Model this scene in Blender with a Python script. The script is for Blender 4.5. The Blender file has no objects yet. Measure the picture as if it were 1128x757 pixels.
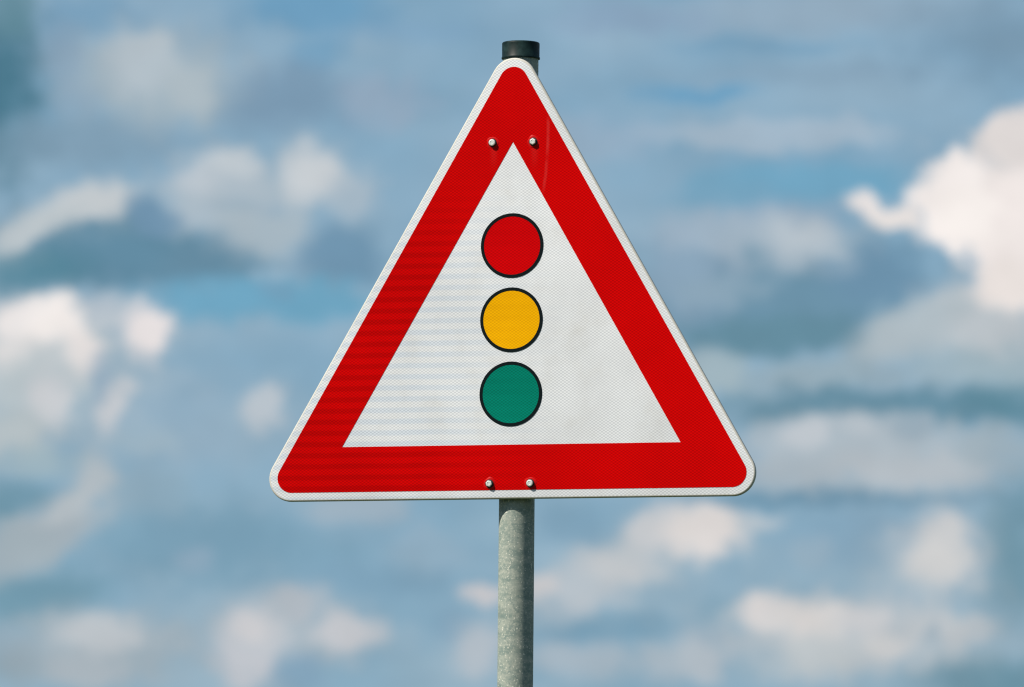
import bpy, bmesh, math, random
from mathutils import Vector, Matrix

random.seed(7)
S = bpy.context.scene
COL = S.collection
R = math.radians

# ------------------------------------------------------------------ camera
SIGN_Z = 2.75                       # height of the sign's centre above the ground
AZ, DIST, EL, ROLL = 0.2800, 12.938, 0.0957, 0.0090
F_PX = 8549.4                       # focal length for a picture 1128 px wide
PW, PH = 1128.0, 757.0
cam_d = bpy.data.cameras.new('camera')
cam = bpy.data.objects.new('camera', cam_d); COL.objects.link(cam)
C = Vector((DIST*math.sin(AZ)*math.cos(EL), -DIST*math.cos(AZ)*math.cos(EL), -DIST*math.sin(EL)))
Fw = Vector((math.sin(-AZ+0.0001)*math.cos(EL), math.cos(-AZ+0.0001)*math.cos(EL), math.sin(EL)))
Rt = Fw.cross(Vector((0, 0, 1))).normalized(); Up = Rt.cross(Fw)
R2 = Rt*math.cos(ROLL) + Up*math.sin(ROLL); U2 = -Rt*math.sin(ROLL) + Up*math.cos(ROLL)
M = Matrix((R2, U2, -Fw)).transposed().to_4x4()
M.translation = C + Vector((0, 0, SIGN_Z))
cam.matrix_world = M
cam_d.sensor_fit = 'HORIZONTAL'; cam_d.sensor_width = 36.0
cam_d.lens = F_PX/PW*36.0
cam_d.clip_start = 0.1; cam_d.clip_end = 6000
cam_d.dof.use_dof = True
cam_d.dof.focus_distance = DIST - 0.01
cam_d.dof.aperture_fstop = 10.0
S.camera = cam

# ------------------------------------------------------------------ exposure
EXPO = 0.90
S.view_settings.view_transform = 'Standard'
S.view_settings.look = 'None'
S.view_settings.exposure = EXPO
S.view_settings.gamma = 1.0
S.view_settings.use_curve_mapping = False
S.cycles.use_denoising = True
S.cycles.filter_width = 1.2

# ------------------------------------------------------------------ sun
SUN_AZ, SUN_EL = R(46), R(47.5)       # left of the sign's normal, above the horizon
sd = Vector((-math.sin(SUN_AZ)*math.cos(SUN_EL), -math.cos(SUN_AZ)*math.cos(SUN_EL), math.sin(SUN_EL)))
sun_d = bpy.data.lights.new('sun', 'SUN'); sun_d.energy = 5.0; sun_d.angle = R(0.53); sun_d.color = (1.0, 0.93, 0.82)
sun = bpy.data.objects.new('sun', sun_d); COL.objects.link(sun)
sun.rotation_euler = sd.to_track_quat('Z', 'Y').to_euler(); sun.location = (-6, -6, 12)

# ------------------------------------------------------------------ world: sky with broken cumulus
WS = 0.10                            # background strength
def s2l(c):
    c = c/255.0
    return c/12.92 if c <= 0.04045 else ((c+0.055)/1.055)**2.4
def sky_rgb(r, g, b):                # a cloud's radiance, seen as this sRGB at the chosen exposure
    k = 1.0/(2**EXPO)/WS
    return (s2l(r)*k, s2l(g)*k, s2l(b)*k, 1.0)

world = bpy.data.worlds.new('World'); S.world = world; world.use_nodes = True
nt = world.node_tree; N = nt.nodes; LK = nt.links; N.clear()
WN, WL = N, LK                       # the world's own tree; N and LK switch while a field's group is filled
def wn(t, **kw):
    n = N.new(t)
    for k, v in kw.items(): setattr(n, k, v)
    return n
def plug(sock, v):
    if isinstance(v, bpy.types.NodeSocket): LK.new(v, sock)
    else: sock.default_value = v
def wm(op, a, b=0.0, c=None, clamp=False):
    n = wn('ShaderNodeMath', operation=op, use_clamp=clamp); plug(n.inputs[0], a); plug(n.inputs[1], b)
    if c is not None: plug(n.inputs[2], c)
    return n.outputs[0]
def wv(op, a, b=None, out=0):
    n = wn('ShaderNodeVectorMath', operation=op); plug(n.inputs[0], a)
    if b is not None: plug(n.inputs[1], b)
    return n.outputs[out]
def wmix(f, a, b):
    n = wn('ShaderNodeMix', data_type='RGBA'); plug(n.inputs[0], f); plug(n.inputs[6], a); plug(n.inputs[7], b)
    return n.outputs[2]
def wmap(v, a, b, c=0.0, d=1.0, smooth=True):
    n = wn('ShaderNodeMapRange', interpolation_type='SMOOTHSTEP' if smooth else 'LINEAR')
    plug(n.inputs[0], v); n.inputs[1].default_value = a; n.inputs[2].default_value = b
    n.inputs[3].default_value = c; n.inputs[4].default_value = d
    return n.outputs[0]
def wnoise(vec, scale, detail=4, rough=0.55):
    n = wn('ShaderNodeTexNoise'); n.inputs['Scale'].default_value = scale
    n.inputs['Detail'].default_value = detail; n.inputs['Roughness'].default_value = rough
    LK.new(vec, n.inputs['Vector']); return n

sky = wn('ShaderNodeTexSky', sky_type='NISHITA'); sky.sun_disc = False
sky.sun_elevation = SUN_EL
sky.sun_rotation = math.atan2(sd.x, sd.y)
sky.air_density = 1.0; sky.dust_density = 0.6; sky.ozone_density = 2.0
tc = wn('ShaderNodeTexCoord')
D = wv('NORMALIZE', tc.outputs['Generated'])
sep = wn('ShaderNodeSeparateXYZ'); LK.new(D, sep.inputs[0])
heading = math.atan2(Fw.x, Fw.y)
# compass bearing and elevation, in units of 1/8549 rad, counted from the sign's bearing
cosd, sind = math.cos(heading), math.sin(heading)
rx = wm('SUBTRACT', wm('MULTIPLY', sep.outputs[0], cosd), wm('MULTIPLY', sep.outputs[1], sind))
ry = wm('ADD', wm('MULTIPLY', sep.outputs[0], sind), wm('MULTIPLY', sep.outputs[1], cosd))
bear = wm('MULTIPLY', wm('ARCTAN2', rx, ry), F_PX)
elev = wm('MULTIPLY', wm('SUBTRACT', wm('ARCSINE', sep.outputs[2]), EL), F_PX)
cmb = wn('ShaderNodeCombineXYZ'); LK.new(bear, cmb.inputs[0]); LK.new(elev, cmb.inputs[1])
P0 = cmb.outputs[0]
n1 = wnoise(P0, 1/75.0, 3, 0.5); n2 = wnoise(P0, 1/32.0, 5, 0.58)
half = (0.5, 0.5, 0.5)
w1 = wn('ShaderNodeVectorMath', operation='SCALE'); LK.new(wv('SUBTRACT', n1.outputs['Color'], half), w1.inputs[0]); w1.inputs['Scale'].default_value = 34
w2 = wn('ShaderNodeVectorMath', operation='SCALE'); LK.new(wv('SUBTRACT', n2.outputs['Color'], half), w2.inputs[0]); w2.inputs['Scale'].default_value = 24
flat = wn('ShaderNodeVectorMath', operation='MULTIPLY'); LK.new(wv('ADD', w1.outputs[0], w2.outputs[0]), flat.inputs[0]); flat.inputs[1].default_value = (1, 1, 0)
P = wv('ADD', P0, flat.outputs[0])

# clear air and the thin veil over it, paler towards the horizon
veil_f = wmap(sep.outputs[2], 0.10, 0.75, 0.92, 0.15)
veil_n = wnoise(wv('MULTIPLY', P0, (1/300.0, 1/120.0, 0)), 1.0, 2, 0.5)
veil = wmix(wmap(veil_n.outputs['Fac'], 0.3, 0.7), sky_rgb(117, 156, 182), sky_rgb(140, 168, 188))
colr = wmix(veil_f, sky.outputs[0], veil)

# cumulus over the rest of the sky
den = wm('ADD', sep.outputs[2], 0.18)
gx = wn('ShaderNodeCombineXYZ')
LK.new(wm('DIVIDE', sep.outputs[0], den), gx.inputs[0]); LK.new(wm('DIVIDE', sep.outputs[1], den), gx.inputs[1])
gn = wnoise(gx.outputs[0], 3.1, 6, 0.55); gs = wnoise(gx.outputs[0], 6.5, 4, 0.5)
gcol = wmix(wmap(gs.outputs['Fac'], 0.35, 0.65), sky_rgb(112, 150, 176), sky_rgb(212, 210, 211))
away = wm('MAXIMUM', wmap(wm('ABSOLUTE', bear), 640, 1000), wmap(wm('ABSOLUTE', elev), 450, 800))
colr = wmix(wm('MULTIPLY', wmap(gn.outputs['Fac'], 0.50, 0.63), away), colr, gcol)

# the clouds around the sign: (x, y, half width, half height, turn, sRGB, cover, core)
CL = []
def cl(x, y, a, b, rgb, cover=0.85, core=0.15, turn=0):
    r, g_, b_ = rgb; k = b_-r
    if k > 12: g_ -= 0.05*k; b_ -= 0.11*k
    if 150 < r < 215: r -= 1; g_ += 0.5
    if r >= 174 and min(a, b) >= 24 and (y > 420 or x < 420):       # thin bank that joins a cloud to its neighbours
        CL.append((x, y+6, a*1.75, b*1.35, (0.5*r+76, 0.5*g_+88, 0.5*b_+95), 0.42, 0.0, turn))
    CL.append((x, y, a, b, (r, g_, b_), min(1.0, cover+0.07), min(0.72, core+0.12), turn))
# upper left
cl(340, 15, 130, 40, (104, 160, 200), .75); cl(345, 62, 50, 30, (108, 162, 200), .6)
cl(90, 25, 90, 40, (110, 156, 190), .6)
cl(-15, 110, 100, 150, (68, 119, 143), .85, .05); cl(5, 15, 50, 50, (98, 142, 160), .7)
cl(310, 110, 110, 60, (121, 154, 182), .75); cl(110, 160, 190, 45, (128, 160, 184), .7)
cl(160, 88, 140, 75, (160, 178, 192), .85); cl(155, 75, 62, 48, (182, 193, 203), .8); cl(203, 100, 42, 42, (176, 188, 197), .75); cl(152, 52, 40, 16, (180, 191, 201), .7)
cl(65, 65, 35, 45, (134, 164, 190), .6); cl(75, 115, 40, 30, (142, 168, 190), .5)
cl(420, 110, 75, 40, (150, 172, 195), .7); cl(450, 35, 110, 18, (128, 168, 200), .6)
# band of grey cloud, left
cl(130, 282, 210, 62, (98, 142, 169), .95, .3); cl(25, 305, 110, 38, (86, 138, 162), .8); cl(230, 295, 90, 36, (104, 145, 171), .8)
cl(375, 285, 75, 55, (108, 148, 178), .85)
cl(250, 218, 115, 68, (174, 188, 201), .9, .2); cl(255, 190, 60, 36, (180, 192, 204), .6); cl(285, 255, 80, 42, (170, 185, 197), .8); cl(212, 200, 40, 22, (188, 197, 207), .8); cl(252, 182, 46, 22, (192, 200, 208), .85); cl(265, 230, 60, 14, (158, 178, 195), .6); cl(342, 192, 58, 42, (202, 206, 211), .9); cl(385, 215, 40, 45, (172, 188, 203), .7)
cl(88, 233, 78, 30, (200, 204, 208), .95, .25, 14); cl(30, 262, 66, 28, (190, 197, 202), .85, .2, 28)
cl(165, 240, 45, 28, (112, 151, 182), .85, .2, -20)
cl(290, 332, 190, 36, (110, 170, 204), .9, .25); cl(305, 322, 30, 20, (118, 160, 190), .5)
# bright heap, left edge
cl(60, 430, 190, 120, (152, 177, 196), .7); cl(200, 470, 160, 80, (150, 177, 198), .6)
cl(40, 345, 70, 20, (205, 205, 210), .7)
cl(105, 352, 55, 32, (186, 194, 205), .8); cl(45, 385, 95, 62, (196, 202, 207), .95, .3); cl(22, 362, 42, 34, (236, 230, 228), .95, .3); cl(62, 368, 50, 40, (240, 234, 231), .98, .35); cl(88, 394, 28, 34, (232, 226, 224), .9, .3); cl(14, 400, 52, 30, (230, 225, 223), .85, .2); cl(48, 402, 30, 18, (212, 211, 213), .7)
cl(158, 369, 36, 42, (228, 222, 222), .95, .25)
cl(25, 435, 85, 60, (186, 196, 202), .85); cl(52, 445, 34, 46, (206, 206, 210), .8); cl(122, 448, 27, 42, (198, 201, 207), .9, .2, -12); cl(12, 482, 60, 40, (184, 193, 198), .85); cl(108, 420, 20, 40, (146, 173, 196), .6)
cl(291, 448, 38, 34, (186, 195, 205), .9, .2); cl(160, 490, 60, 25, (160, 182, 198), .6)
# lower left
cl(220, 600, 220, 70, (120, 162, 188), .8); cl(5, 562, 80, 40, (100, 146, 168), .65, 0, 20); cl(40, 665, 110, 50, (108, 152, 174), .7)
cl(60, 588, 115, 44, (168, 180, 190), .9, .2, 30); cl(106, 535, 30, 42, (178, 187, 195), .9); cl(78, 566, 60, 20, (182, 190, 197), .8, .2, 32); cl(20, 612, 60, 48, (164, 178, 188), .8)
cl(40, 515, 70, 26, (160, 180, 190), .6); cl(215, 618, 30, 22, (146, 172, 194), .6); cl(165, 545, 60, 40, (142, 172, 192), .6)
cl(110, 722, 150, 62, (160, 175, 187), .85, .2); cl(112, 698, 78, 32, (190, 195, 201), .92, .2); cl(100, 735, 60, 28, (172, 181, 190), .7); cl(20, 740, 40, 30, (150, 166, 176), .6)
cl(310, 700, 150, 62, (164, 180, 193), .8); cl(275, 715, 52, 62, (192, 194, 201), .9, .2); cl(285, 690, 40, 26, (206, 203, 206), .8); cl(330, 665, 55, 26, (182, 188, 197), .75); cl(385, 698, 62, 26, (198, 198, 203), .85); cl(335, 742, 45, 30, (130, 166, 194), .7)
cl(400, 565, 90, 32, (164, 180, 195), .7); cl(470, 610, 60, 40, (148, 176, 197), .6); cl(430, 640, 110, 26, (124, 163, 190), .6); cl(500, 690, 40, 25, (126, 163, 190), .6)
# lower middle
cl(535, 655, 36, 18, (200, 198, 202), .9, .2); cl(530, 715, 42, 42, (180, 188, 198), .8); cl(690, 690, 120, 26, (116, 158, 185), .8); cl(640, 580, 80, 40, (126, 165, 192), .7)
cl(660, 636, 105, 44, (184, 192, 201), .9, .2, 18); cl(600, 645, 34, 18, (202, 199, 201), .8); cl(690, 622, 60, 28, (200, 201, 204), .7); cl(712, 590, 32, 28, (207, 205, 207), .85); cl(750, 582, 60, 42, (204, 203, 206), .9); cl(780, 584, 60, 44, (220, 215, 213), .95, .25); cl(835, 572, 36, 15, (188, 196, 204), .7)
cl(640, 725, 90, 30, (172, 184, 196), .7); cl(745, 727, 75, 34, (174, 185, 196), .75); cl(790, 690, 40, 26, (122, 164, 192), .6)
# upper right streaks
cl(870, 12, 260, 34, (148, 174, 196), .8, .1, 2); cl(850, 48, 160, 14, (120, 164, 196), .7); cl(880, 80, 230, 20, (136, 167, 192), .6); cl(765, 100, 90, 17, (106, 163, 203), .8)
cl(850, 146, 210, 26, (163, 184, 204), .9, .25); cl(900, 196, 190, 28, (112, 169, 203), .85, .2); cl(800, 215, 100, 22, (116, 168, 200), .7); cl(660, 150, 100, 36, (152, 176, 200), .65); cl(690, 20, 130, 26, (136, 166, 196), .6)
cl(1100, 40, 190, 90, (114, 149, 176), .62, -.1)
# the large bright cloud and the grey one before it
cl(860, 318, 230, 90, (108, 149, 175), .95, .35); cl(760, 300, 80, 70, (140, 168, 192), .8)
cl(790, 255, 100, 34, (160, 180, 200), .8); cl(870, 240, 90, 30, (150, 174, 198), .7); cl(1110, 390, 150, 75, (160, 180, 192), .85)
cl(965, 300, 80, 52, (110, 151, 181), .9, .2); cl(865, 368, 165, 34, (101, 144, 166), .92, .2)
cl(868, 262, 125, 52, (166, 183, 199), .85, 0); cl(885, 258, 68, 38, (186, 196, 206), .82, 0); cl(800, 318, 85, 22, (142, 170, 190), .6); cl(912, 288, 20, 14, (126, 160, 186), .7)
cl(1085, 345, 110, 60, (188, 194, 200), .95, .25); cl(1000, 360, 105, 36, (176, 188, 197), .9, .15, 25); cl(900, 415, 150, 28, (150, 173, 187), .8, .15, 4); cl(790, 405, 60, 34, (162, 181, 191), .75)
cl(1076, 222, 82, 66, (243, 236, 233), .99, .6); cl(1132, 160, 66, 54, (224, 218, 216), .99, .6); cl(1105, 178, 60, 8, (208, 206, 208), .6, .2, -38); cl(1138, 258, 78, 95, (238, 230, 227), .98, .5); cl(1062, 235, 56, 48, (246, 239, 235), .9, .3); cl(1112, 308, 46, 42, (232, 224, 220), .95, .3)
cl(955, 220, 34, 18, (226, 221, 220), .93, .2, -14); cl(990, 234, 44, 20, (230, 224, 221), .9, .3)
# right, below
cl(980, 450, 270, 36, (104, 146, 169), .95, .25); cl(1115, 446, 80, 38, (90, 138, 159), .65, 0); cl(930, 545, 230, 18, (110, 151, 178), .85)
cl(945, 494, 190, 52, (174, 186, 197), .95, .3); cl(950, 470, 50, 18, (186, 194, 203), .7); cl(1060, 512, 60, 20, (186, 193, 200), .7); cl(888, 474, 44, 30, (192, 197, 204), .85); cl(1000, 516, 140, 28, (182, 189, 197), .8); cl(870, 520, 60, 28, (168, 180, 191), .7); cl(1010, 470, 40, 22, (150, 172, 188), .7); cl(1095, 490, 60, 34, (160, 176, 188), .7)
cl(960, 590, 150, 50, (130, 166, 192), .75); cl(1120, 610, 70, 120, (100, 144, 165), .75, 0)
cl(1036, 610, 70, 70, (190, 194, 200), .9, .05); cl(1036, 585, 30, 40, (203, 202, 204), .8); cl(1034, 616, 48, 42, (207, 205, 205), .8); cl(895, 605, 36, 24, (150, 174, 192), .6)
cl(1095, 740, 140, 45, (100, 143, 164), .85); cl(800, 670, 40, 30, (124, 166, 192), .7)
cl(940, 695, 165, 62, (186, 192, 199), .92, .25); cl(852, 672, 50, 30, (217, 213, 212), .95, .25); cl(902, 686, 56, 46, (216, 212, 210), .9, .2); cl(960, 678, 50, 24, (204, 203, 206), .8); cl(900, 720, 70, 32, (190, 195, 199), .8); cl(985, 704, 45, 24, (208, 205, 205), .8); cl(1045, 690, 62, 28, (188, 192, 197), .85); cl(1032, 696, 16, 18, (140, 166, 184), .5); cl(775, 720, 44, 44, (178, 187, 197), .75)

nj = wm('MULTIPLY', wm('SUBTRACT', n2.outputs['Fac'], 0.5), 0.85)
tn = wnoise(wv('MULTIPLY', P, (1/85.0, 1/60.0, 0)), 1.0, 3, 0.5)
tone = wmap(tn.outputs['Fac'], 0.25, 0.75, 0.95, 1.05)
# the sky is cut into fields of bearing and elevation, so that a ray works out only the clouds near its own field
def field(x0, x1, y0, y1):
    global N, LK
    gt = bpy.data.node_groups.new('cloud_field', 'ShaderNodeTree')
    for nm, ty in (('Sky', 'NodeSocketColor'), ('Place', 'NodeSocketVector'), ('Fray', 'NodeSocketFloat'), ('Tone', 'NodeSocketFloat')):
        gt.interface.new_socket(nm, in_out='INPUT', socket_type=ty)
    gt.interface.new_socket('Shader', in_out='OUTPUT', socket_type='NodeSocketShader')
    N, LK = gt.nodes, gt.links
    gi = N.new('NodeGroupInput'); go = N.new('NodeGroupOutput')
    c, pl, fray = gi.outputs[0], gi.outputs[1], gi.outputs[2]
    for (x, y, a, b, rgb, cover, core, turn) in CL:
        t = R(turn); ct, st = math.cos(t), math.sin(t)
        ex = math.hypot(a*ct, b*st)*1.25+26; ey = math.hypot(a*st, b*ct)*1.25+26
        if x+ex < x0 or x-ex > x1 or y+ey < y0 or y-ey > y1: continue
        px, py = x-PW/2, PH/2-y
        if turn:
            mp = wn('ShaderNodeMapping', vector_type='TEXTURE')
            mp.inputs['Location'].default_value = (px, py, 0); mp.inputs['Rotation'].default_value = (0, 0, t); mp.inputs['Scale'].default_value = (a, b, 1)
            LK.new(pl, mp.inputs['Vector'])
        else:
            mp = wn('ShaderNodeVectorMath', operation='MULTIPLY_ADD')
            LK.new(pl, mp.inputs[0]); mp.inputs[1].default_value = (1/a, 1/b, 0); mp.inputs[2].default_value = (-px/a, -py/b, 0)
        d = wm('ADD', wv('LENGTH', mp.outputs[0], out=1), fray)
        c = wmix(wmap(d, core, 1.0, cover, 0.0), c, sky_rgb(*rgb))
    sc = wn('ShaderNodeVectorMath', operation='SCALE'); LK.new(c, sc.inputs[0]); LK.new(gi.outputs[3], sc.inputs['Scale'])
    LK.new(emit(sc.outputs[0]), go.inputs[0])
    N, LK = WN, WL
    n = wn('ShaderNodeGroup'); n.node_tree = gt
    LK.new(colr, n.inputs[0]); LK.new(P, n.inputs[1]); LK.new(nj, n.inputs[2]); LK.new(tone, n.inputs[3])
    return n.outputs[0]
def emit(c):
    n = wn('ShaderNodeBackground'); LK.new(c, n.inputs[0]); n.inputs[1].default_value = WS
    return n.outputs[0]
def choose(f, a, b):                 # b where f is 1, a where it is 0
    n = wn('ShaderNodeMixShader'); LK.new(f, n.inputs[0]); LK.new(a, n.inputs[1]); LK.new(b, n.inputs[2])
    return n.outputs[0]
XS = [-420, 140, 330, 540, 800, 950, 1560]; YS = [-260, 130, 280, 430, 580, 1020]
def split_y(x0, x1, ys):
    if len(ys) == 2: return field(x0, x1, ys[0], ys[1])
    m = len(ys)//2
    return choose(wm('GREATER_THAN', elev, PH/2-ys[m]), split_y(x0, x1, ys[m:]), split_y(x0, x1, ys[:m+1]))
def split_x(xs):
    if len(xs) == 2: return split_y(xs[0], xs[1], YS)
    m = len(xs)//2
    return choose(wm('GREATER_THAN', bear, xs[m]-PW/2), split_x(xs[:m+1]), split_x(xs[m:]))
near = wm('MULTIPLY', wm('LESS_THAN', wm('ABSOLUTE', wm('SUBTRACT', bear, (XS[0]+XS[-1]-PW)/2)), (XS[-1]-XS[0])/2),
          wm('LESS_THAN', wm('ABSOLUTE', wm('SUBTRACT', elev, (PH-YS[0]-YS[-1])/2)), (YS[-1]-YS[0])/2))
wo = wn('ShaderNodeOutputWorld'); LK.new(choose(near, emit(colr), split_x(XS)), wo.inputs[0])
world.cycles.sampling_method = 'MANUAL'; world.cycles.sample_map_resolution = 512

# ------------------------------------------------------------------ materials
def new_mat(name):
    m = bpy.data.materials.new(name); m.use_nodes = True
    return m, m.node_tree, m.node_tree.nodes['Principled BSDF']
class G:
    """small node-graph helper for one material"""
    def __init__(s, name):
        s.m, s.t, s.b = new_mat(name); s.n = s.t.nodes; s.l = s.t.links
        s.tc = s.n.new('ShaderNodeTexCoord'); s.o = s.tc.outputs['Object']
        sp = s.n.new('ShaderNodeSeparateXYZ'); s.l.new(s.o, sp.inputs[0]); s.x, s.y, s.z = sp.outputs
    def put(s, k, v):
        if isinstance(v, bpy.types.NodeSocket): s.l.new(v, k)
        else: k.default_value = v
    def math(s, op, a, b=0.0, clamp=False):
        n = s.n.new('ShaderNodeMath'); n.operation = op; n.use_clamp = clamp; s.put(n.inputs[0], a); s.put(n.inputs[1], b); return n.outputs[0]
    def mix(s, f, a, b, mode='MIX'):
        n = s.n.new('ShaderNodeMix'); n.data_type = 'RGBA'; n.blend_type = mode
        s.put(n.inputs[0], f); s.put(n.inputs[6], a); s.put(n.inputs[7], b); return n.outputs[2]
    def map(s, v, a, b, c=0.0, d=1.0, smooth=True):
        n = s.n.new('ShaderNodeMapRange'); n.interpolation_type = 'SMOOTHSTEP' if smooth else 'LINEAR'
        s.put(n.inputs[0], v)
        for i, q in enumerate((a, b, c, d)): n.inputs[i+1].default_value = q
        return n.outputs[0]
    def noise(s, scale, detail=4, rough=0.55, stretch=(1, 1, 1)):
        mp = s.n.new('ShaderNodeMapping'); mp.inputs['Scale'].default_value = stretch; s.l.new(s.o, mp.inputs[0])
        n = s.n.new('ShaderNodeTexNoise'); s.l.new(mp.outputs[0], n.inputs['Vector'])
        n.inputs['Scale'].default_value = scale; n.inputs['Detail'].default_value = detail; n.inputs['Roughness'].default_value = rough
        return n.outputs['Fac']
    def bump(s, h, strength=0.2, dist=0.001):
        n = s.n.new('ShaderNodeBump'); n.inputs['Strength'].default_value = strength; n.inputs['Distance'].default_value = dist
        s.l.new(h, n.inputs['Height']); s.l.new(n.outputs[0], s.b.inputs['Normal'])
    def set(s, **kw):
        for k, v in kw.items():
            s.put(s.b.inputs[k.replace('_', ' ')], v)

def sheeting(name, light, dark, band, cell=0.80, marks=False, dirt=0.06):
    """prismatic reflective film: a fine diamond lattice of cells, laid in faint horizontal bands"""
    g = G(name)
    u = g.math('SINE', g.math('MULTIPLY', g.x, 2*math.pi/0.0068))
    v = g.math('SINE', g.math('MULTIPLY', g.z, 2*math.pi/0.0048))
    lat = g.map(g.math('MULTIPLY', u, v), -0.6, 0.6, 0.0, 1.0)
    col = g.mix(lat, dark, light)
    # bands, strongest where the film was laid on the left
    bn = g.math('SINE', g.math('ADD', g.math('MULTIPLY', g.z, 2*math.pi/0.0186), g.math('MULTIPLY', g.noise(9, 2), 1.2)))
    side = g.math('MULTIPLY', g.map(g.math('ADD', g.x, g.math('MULTIPLY', g.noise(7, 3), 0.16)), -0.10, 0.20, 1.0, 0.0), g.map(g.z, 0.12, 0.30, 1.0, 0.15))
    col = g.mix(g.math('MULTIPLY', g.map(bn, -0.5, 0.7), side), col, g.mix(1.0, col, band, 'MULTIPLY'))
    # weathering: soft grime and fine specks
    col = g.mix(g.math('MULTIPLY', g.map(g.noise(14, 6, 0.65), 0.45, 0.8), dirt*4), col, (0.30, 0.28, 0.24, 1))
    col = g.mix(g.math('MULTIPLY', g.map(g.noise(420, 2, 0.5), 0.70, 0.76), 0.25 if dirt else 0.0), col, (0.10, 0.09, 0.08, 1))
    fade = g.map(g.noise(4.5, 5, 0.6), 0.30, 0.70, 0.93, 1.06)          # uneven fading of the film
    sc = g.n.new('ShaderNodeVectorMath'); sc.operation = 'SCALE'; g.l.new(col, sc.inputs[0]); g.l.new(fade, sc.inputs['Scale']); col = sc.outputs[0]
    if marks:
        def line(xc, half):
            return g.map(g.math('ABSOLUTE', g.math('SUBTRACT', g.x, xc)), half*0.1, half, 1.0, 0.0)
        # long scuff running down the right-hand arm
        z2 = g.math('SUBTRACT', g.z, 0.330)
        xc = g.math('ADD', 0.0605, g.math('SUBTRACT', g.math('MULTIPLY', z2, 0.035), g.math('MULTIPLY', g.math('MULTIPLY', z2, z2), 0.75)))
        scr = g.math('MULTIPLY', line(xc, 0.0042), g.math('MULTIPLY', g.map(g.z, 0.245, 0.275), g.map(g.z, 0.366, 0.384, 1.0, 0.0)))
        scr = g.math('MULTIPLY', scr, g.map(g.noise(70, 4, 0.6, (1, 1, 0.4)), 0.25, 0.65))
        col = g.mix(g.math('MULTIPLY', scr, 0.22), col, (0.42, 0.06, 0.055, 1))
        # pale run-off below the upper bolts
        for bx in (-0.0353, 0.0353):
            run = g.math('MULTIPLY', line(bx+0.002, 0.009), g.math('MULTIPLY', g.map(g.z, 0.285, 0.328), g.map(g.z, 0.334, 0.340, 1.0, 0.0)))
            col = g.mix(g.math('MULTIPLY', run, 0.04), col, (0.42, 0.10, 0.09, 1))
    g.set(Base_Color=col, Roughness=0.42, Specular_IOR_Level=0.06 if dirt else 0.02)
    g.bump(g.noise(16, 3), 0.12, 0.002)
    return g.m

WHITE = sheeting('white_reflective_film', (0.505, 0.520, 0.538, 1), (0.358, 0.373, 0.396, 1), (0.86, 0.91, 0.97, 1))
RED = sheeting('red_reflective_film', (0.415, 0.0003, 0.0004, 1), (0.262, 0.0002, 0.0003, 1), (0.82, 0.8, 0.8, 1), marks=True, dirt=0.0)
DISC_RED = sheeting('signal_red_film', (0.410, 0.0003, 0.0012, 1), (0.280, 0.0002, 0.0008, 1), (0.93, 0.9, 0.9, 1), dirt=0.0)
DISC_YEL = sheeting('signal_yellow_film', (0.565, 0.276, 0.0006, 1), (0.445, 0.212, 0.0005, 1), (0.94, 0.92, 0.9, 1), dirt=0.0)
DISC_GRN = sheeting('signal_green_film', (0.0006, 0.138, 0.096, 1), (0.0005, 0.093, 0.064, 1), (0.9, 0.9, 0.9, 1), dirt=0.0)

g = G('black_outline_ink'); g.set(Base_Color=(0.003, 0.006, 0.007, 1), Roughness=0.5, Specular_IOR_Level=0.03); INK = g.m
g = G('aged_film_edge'); g.set(Base_Color=g.mix(g.noise(40, 4), (0.30, 0.29, 0.25, 1), (0.42, 0.41, 0.38, 1)), Roughness=0.5, Specular_IOR_Level=0.15); EDGE = g.m

def rim_mat():
    g = G('bare_aluminium_edge')
    n = g.noise(60, 4)
    g.set(Base_Color=g.mix(n, (0.13, 0.13, 0.11, 1), (0.22, 0.22, 0.19, 1)), Metallic=0.2, Roughness=0.55)
    return g.m
RIM = rim_mat()

def zinc():
    g = G('galvanised_steel')
    ring = g.noise(1.0, 4, 0.6, (16, 16, 75))         # drawn rings round the tube
    mott = g.noise(190, 6, 0.75, (1, 1, 1.3))
    spang = g.n.new('ShaderNodeTexVoronoi'); spang.inputs['Scale'].default_value = 340; g.l.new(g.o, spang.inputs['Vector'])
    a = g.mix(g.map(ring, 0.33, 0.70), (0.135, 0.172, 0.155, 1), (0.225, 0.248, 0.218, 1))
    a = g.mix(g.map(mott, 0.38, 0.66, 0.0, 0.75), a, (0.105, 0.145, 0.135, 1))
    a = g.mix(g.map(spang.outputs['Color'], 0.60, 0.80, 0.0, 0.42), a, (0.30, 0.305, 0.26, 1))
    a = g.mix(g.map(g.noise(38, 3, 0.6, (1, 1, 1.8)), 0.45, 0.62, 0.0, 0.45), a, (0.245, 0.262, 0.225, 1))
    spk = g.noise(300, 2, 0.5)
    a = g.mix(g.map(spk, 0.63, 0.69, 0.0, 0.80), a, (0.50, 0.49, 0.42, 1))
    dk = g.noise(1.0, 3, 0.5, (30, 30, 60))
    a = g.mix(g.map(dk, 0.60, 0.74, 0.0, 0.40), a, (0.055, 0.092, 0.088, 1))
    g.set(Base_Color=a, Metallic=0.0, Roughness=g.map(mott, 0.3, 0.7, 0.5, 0.7), Specular_IOR_Level=0.12)
    g.bump(g.math('ADD', mott, g.math('MULTIPLY', ring, 0.6)), 0.3, 0.0008)
    return g.m
ZINC = zinc()
def cap_mat():
    g = G('black_rubber_cap')
    n = g.noise(45, 5, 0.6)
    g.set(Base_Color=g.mix(g.map(n, 0.4, 0.75), (0.002, 0.008, 0.008, 1), (0.009, 0.025, 0.025, 1)), Roughness=g.map(n, 0.3, 0.7, 0.42, 0.62), Specular_IOR_Level=0.10)
    return g.m
CAP = cap_mat()
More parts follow.
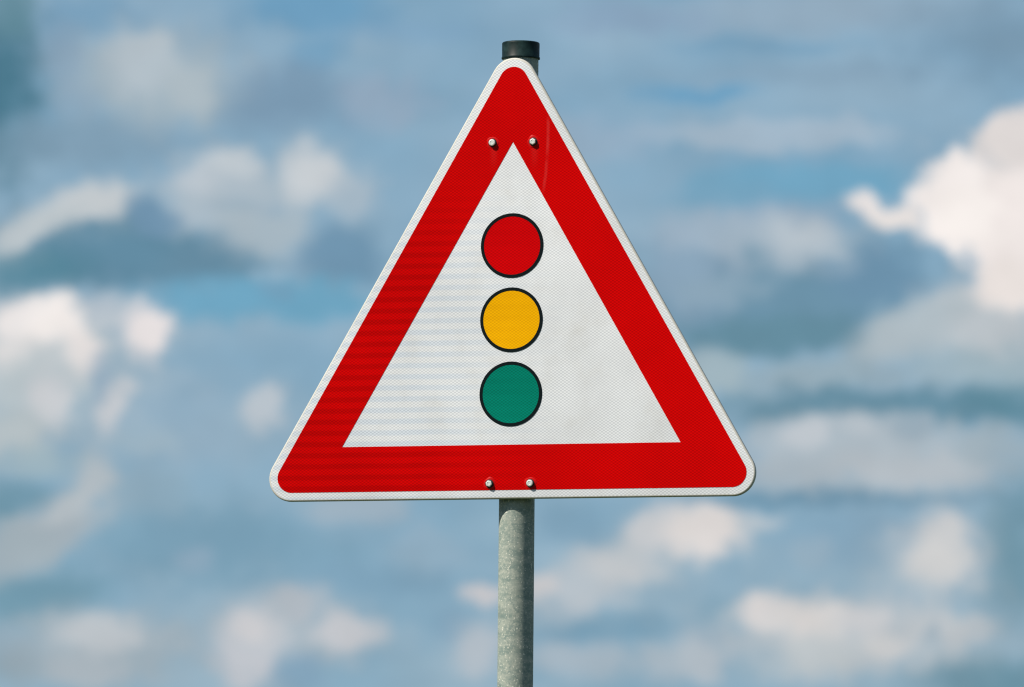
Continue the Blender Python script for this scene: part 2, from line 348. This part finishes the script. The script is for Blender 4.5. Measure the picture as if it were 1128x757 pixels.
def bolt_mat():
    g = G('zinc_plated_bolt')
    n = g.noise(240, 3)
    g.set(Base_Color=g.mix(n, (0.34, 0.36, 0.34, 1), (0.60, 0.62, 0.58, 1)), Metallic=0.35, Roughness=0.42)
    return g.m
BOLT = bolt_mat()
g = G('bolt_shade_dark'); g.set(Base_Color=(0.006, 0.016, 0.015, 1), Roughness=0.6, Specular_IOR_Level=0.15); BOLT_SHADE = g.m  # near-black colour standing in for shade on the bolt's metal
g = G('crimped_red_film'); g.set(Base_Color=(0.325, 0.002, 0.002, 1), Roughness=0.38, Specular_IOR_Level=0.08); CRIMP = g.m
def grass_mat():
    g = G('grass_verge')
    a = g.mix(g.noise(0.6, 6, 0.6), (0.035, 0.065, 0.018, 1), (0.085, 0.110, 0.035, 1))
    a = g.mix(g.map(g.noise(22, 4, 0.7), 0.45, 0.75), a, (0.11, 0.10, 0.05, 1))
    g.set(Base_Color=a, Roughness=0.95, Specular_IOR_Level=0.1)
    g.bump(g.noise(45, 4, 0.7), 0.8, 0.05)
    return g.m
GRASS = grass_mat()

# ------------------------------------------------------------------ mesh helpers
def link(name, bm, mats, parent=None, loc=(0, 0, 0), sharp=30):
    me = bpy.data.meshes.new(name)
    bmesh.ops.recalc_face_normals(bm, faces=bm.faces[:])
    bm.to_mesh(me); bm.free()
    for m in (mats if isinstance(mats, (list, tuple)) else [mats]): me.materials.append(m)
    for p in me.polygons: p.use_smooth = True
    me.set_sharp_from_angle(angle=R(sharp))
    o = bpy.data.objects.new(name, me); COL.objects.link(o)
    o.location = loc
    if parent: o.parent = parent
    return o
def round_tri(inr, rho, seg=18):
    """outline (x, z) of an equilateral triangle, inradius inr, with corners rounded to rho"""
    pts = []
    rc = inr - rho
    for cx, cz, a0 in ((0, 2*rc, 30), (-rc*3**.5, -rc, 150), (rc*3**.5, -rc, 270)):
        for i in range(seg+1):
            a = R(a0 + 120*i/seg)
            pts.append((cx+rho*math.cos(a), cz+rho*math.sin(a)) if rho > 0 else (cx, cz))
            if rho <= 0: break
    return pts
def ring_face(bm, A, B, mi=0):
    n = len(A)
    for i in range(n):
        f = bm.faces.new((A[i], A[(i+1) % n], B[(i+1) % n], B[i])); f.material_index = mi
def loop(bm, pts, y):
    return [bm.verts.new((x, y, z)) for x, z in pts]
def lathe(bm, prof, axis='z', seg=48, off=(0, 0, 0), phase=0.0):
    """prof: (radius, height) list; a radius of 0 closes the end"""
    prev = None
    for r, h in prof:
        def pt(a):
            c, s = math.cos(a)*r, math.sin(a)*r
            p = (c, s, h) if axis == 'z' else (c, h, s)
            return (p[0]+off[0], p[1]+off[1], p[2]+off[2])
        cur = [bm.verts.new(pt(0))] if r == 0 else [bm.verts.new(pt(phase+2*math.pi*i/seg)) for i in range(seg)]
        if prev:
            if len(prev) == 1 and len(cur) > 1:
                for i in range(seg): bm.faces.new((prev[0], cur[i], cur[(i+1) % seg]))
            elif len(cur) == 1 and len(prev) > 1:
                for i in range(seg): bm.faces.new((prev[i], prev[(i+1) % seg], cur[0]))
            else: ring_face(bm, prev, cur)
        prev = cur

# ------------------------------------------------------------------ the ground under the post
bm = bmesh.new()
bmesh.ops.create_grid(bm, x_segments=24, y_segments=24, size=1500)
ground = link('ground', bm, GRASS); ground['kind'] = 'structure'

# ------------------------------------------------------------------ the sign
sign = bpy.data.objects.new('traffic_sign', None); COL.objects.link(sign)
sign.location = (0, 0, 0); sign.empty_display_size = 0.3
sign['label'] = 'red and white triangular warning sign with three traffic light discs on grey steel pole'
sign['category'] = 'traffic sign'

AX = 0.0423            # pole axis behind the sign's face
PR = 0.0298            # pole radius
IW, RW = 0.2598, 0.0392 # white panel: inradius, corner radius
IRD, RRD = 0.2448, 0.0246
IIN = 0.1692
TOP = 0.4928           # pole end above the sign's centre

# panel: a pressed tray, front face rolled over into a short rim
bm = bmesh.new()
ER = 0.0032; DEP = 0.0058; TH = 0.0022
rows = []
for k in range(7):
    a = R(90*k/6)
    rows.append((ER*(1-math.sin(a)), ER*(1-math.cos(a))))
rows.append((0.0, DEP)); rows.append((TH, DEP)); rows.append((TH+0.0005, ER)); rows.append((ER+0.002, TH))
prev = None
for k, (ins, y) in enumerate(rows):
    L = loop(bm, round_tri(IW-ins, RW-ins), y)
    if k == 0: bm.faces.new(L)
    if prev: ring_face(bm, prev, L, (2 if k <= 7 else 1))
    prev = L
f = bm.faces.new(prev); f.material_index = 1
panel = link('sign_panel', bm, [WHITE, RIM, EDGE], sign, (0, 0, SIGN_Z), 40)
panel['label'] = 'white reflective triangular panel with rolled edge'

# red border film: a frame with a sharp inner triangle
def frame_film(name, outer, inner, y0, y1, mat, parent):
    bm = bmesh.new()
    n = len(outer)
    A = loop(bm, outer, y0); B = loop(bm, inner, y0); A2 = loop(bm, outer, y1); B2 = loop(bm, inner, y1)
    ring_face(bm, A, B); ring_face(bm, A, A2); ring_face(bm, B, B2); ring_face(bm, A2, B2)
    return link(name, bm, mat, parent, (0, 0, 0), 20)
def tri_match(outer_pts, inr, seg=18):
    """points of the sharp triangle, one for each outline point: spread a little round each corner"""
    T = [(0, 2*inr), (-inr*3**.5, -inr), (inr*3**.5, -inr)]
    out = []
    for c in range(3):
        p, q, r = T[c], T[(c-1) % 3], T[(c+1) % 3]
        for i in range(seg+1):
            t = (i/seg-0.5)*2          # -1 .. 1: from the previous side to the next one
            o = q if t < 0 else r
            k = abs(t)*0.06
            out.append((p[0]+(o[0]-p[0])*k, p[1]+(o[1]-p[1])*k))
    return out
outer = round_tri(IRD, RRD); inner = tri_match(outer, IIN)
red = frame_film('red_border', outer, inner, -0.0004, 0.0002, RED, panel)
red['label'] = 'red border band round the white triangle'

# the three signal discs, each with its black outline
def disc(z, mat, words):
    bm = bmesh.new()
    lathe(bm, [(0, -0.0005), (0.0492, -0.0005), (0.0494, 0.0002)], 'y', 72)
    d = link('signal_disc', bm, mat, panel, (0, 0, z), 20); d['label'] = words
    bm = bmesh.new()
    lathe(bm, [(0.0487, 0.0001), (0.0489, -0.0008), (0.0541, -0.0008), (0.0543, 0.0001)], 'y', 96)
    o = link('disc_outline', bm, INK, panel, (0, 0, z), 20); o['label'] = words.split(' disc')[0] + ' disc black outline ring'
disc(0.1643, DISC_RED, 'red signal disc at the top of the column')
disc(0.0398, DISC_YEL, 'yellow signal disc in the middle of the column')
disc(-0.0844, DISC_GRN, 'green signal disc at the bottom of the column')

# pole with its end cap
bm = bmesh.new()
hz = SIGN_Z + TOP
lathe(bm, [(0, 0.0), (PR, 0.0)] + [(PR, hz*i/12) for i in range(1, 13)] + [(PR-0.0025, hz), (PR-0.0025, hz-0.05), (0, hz-0.05)], 'z', 64)
pole = link('pole', bm, ZINC, sign, (0, AX, 0), 40)
bm = bmesh.new()
cz = 0.0
prof = [(PR+0.0003, 0.0), (0.0322, 0.0), (0.0324, 0.0012), (0.0321, 0.0032), (0.0315, 0.0040), (0.0316, 0.0255)]
for k in range(1, 7):
    a = R(90*k/6); prof.append((0.0316-0.0028*(1-math.cos(a)), 0.0255+0.0028*math.sin(a)))
prof += [(0.020, 0.0290), (0, 0.0294)]
lathe(bm, prof, 'z', 64)
cap = link('pole_cap', bm, CAP, pole, (0, 0, hz-0.0095), 40)

# clamps and bolts
def clamp(z):
    bm = bmesh.new()
    n = 40; h = 0.017; ri, ro = PR+0.0004, PR+0.0030
    # front half: band round the pole with two ears that lie against the panel's back
    prof = []
    outer_p = [(-0.052, -0.0095+0.0), (-0.052, -0.0125)]
    def band(sgn):
        pts_o, pts_i = [], []
        for i in range(n+1):
            a = R(8 + 164*i/n)*sgn
            pts_o.append((ro*math.cos(a), ro*math.sin(a))); pts_i.append((ri*math.cos(a), ri*math.sin(a)))
        return pts_o, pts_i
    for sgn in (1, -1):
        po, pi_ = band(sgn)
        V = [[bm.verts.new((x, y, zz)) for x, y in p] for p in (po, pi_) for zz in (-h, h)]
        o0, o1, i0, i1 = V
        for k in range(n):
            bm.faces.new((o0[k], o0[k+1], o1[k+1], o1[k])); bm.faces.new((i0[k], i0[k+1], i1[k+1], i1[k]))
            bm.faces.new((o0[k], o0[k+1], i0[k+1], i0[k])); bm.faces.new((o1[k], o1[k+1], i1[k+1], i1[k]))
        for k in (0, n): bm.faces.new((o0[k], o1[k], i1[k], i0[k]))
    c = link('clamp', bm, ZINC, sign, (0, AX, SIGN_Z+z), 35)
    for sx in (-1, 1):
        bm = bmesh.new()
        bmesh.ops.create_cube(bm, size=1.0, matrix=Matrix.Translation((sx*0.0375, -0.0225, 0)) @ Matrix.Diagonal((0.026, 0.034, 2*h, 1)))
        bmesh.ops.bevel(bm, geom=bm.edges[:], offset=0.002, segments=2, affect='EDGES')
        link('clamp_ear', bm, ZINC, c)
clamp(0.3378); clamp(-0.2335)
def bolt(x, z, turn):
    bm = bmesh.new()
    seg = 6 if turn > 0.3 else 24
    lathe(bm, [(0.0052, -0.0018), (0.0056, -0.0024), (0.0056, -0.0052), (0.0050, -0.0060), (0.0032, -0.0063), (0.0027, -0.0058), (0, -0.0058)], 'y', seg, phase=turn)
    b = link('bolt', bm, BOLT, sign, (x, 0, SIGN_Z+z), 32)
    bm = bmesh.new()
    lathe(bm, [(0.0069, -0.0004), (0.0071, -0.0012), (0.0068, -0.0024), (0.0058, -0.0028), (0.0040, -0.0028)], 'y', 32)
    link('shade_ring', bm, BOLT_SHADE, b, (0, 0, 0), 40)  # dark ring added as the shaded crescent beside the bolt head
    bm = bmesh.new()
    prof = [(0.0108, -0.00035), (0.0102, -0.0005), (0.0096, -0.0007), (0.0090, -0.0009), (0.0082, -0.0010), (0.0070, -0.0009)]
    lathe(bm, prof, 'y', 40)
    for v in bm.verts:                       # the film is crumpled unevenly by the bolt
        r = math.hypot(v.co.x, v.co.z); a = math.atan2(v.co.z, v.co.x)
        k = 1 + 0.05*math.sin(3*a+turn*5) + 0.03*math.sin(5*a+turn*9)
        if r > 0.009: v.co.x *= k; v.co.z *= k
        v.co.y *= 1 + 0.25*math.sin(2*a+turn*7)
    link('crimped_film', bm, CRIMP, b, (0, 0, 0), 60)
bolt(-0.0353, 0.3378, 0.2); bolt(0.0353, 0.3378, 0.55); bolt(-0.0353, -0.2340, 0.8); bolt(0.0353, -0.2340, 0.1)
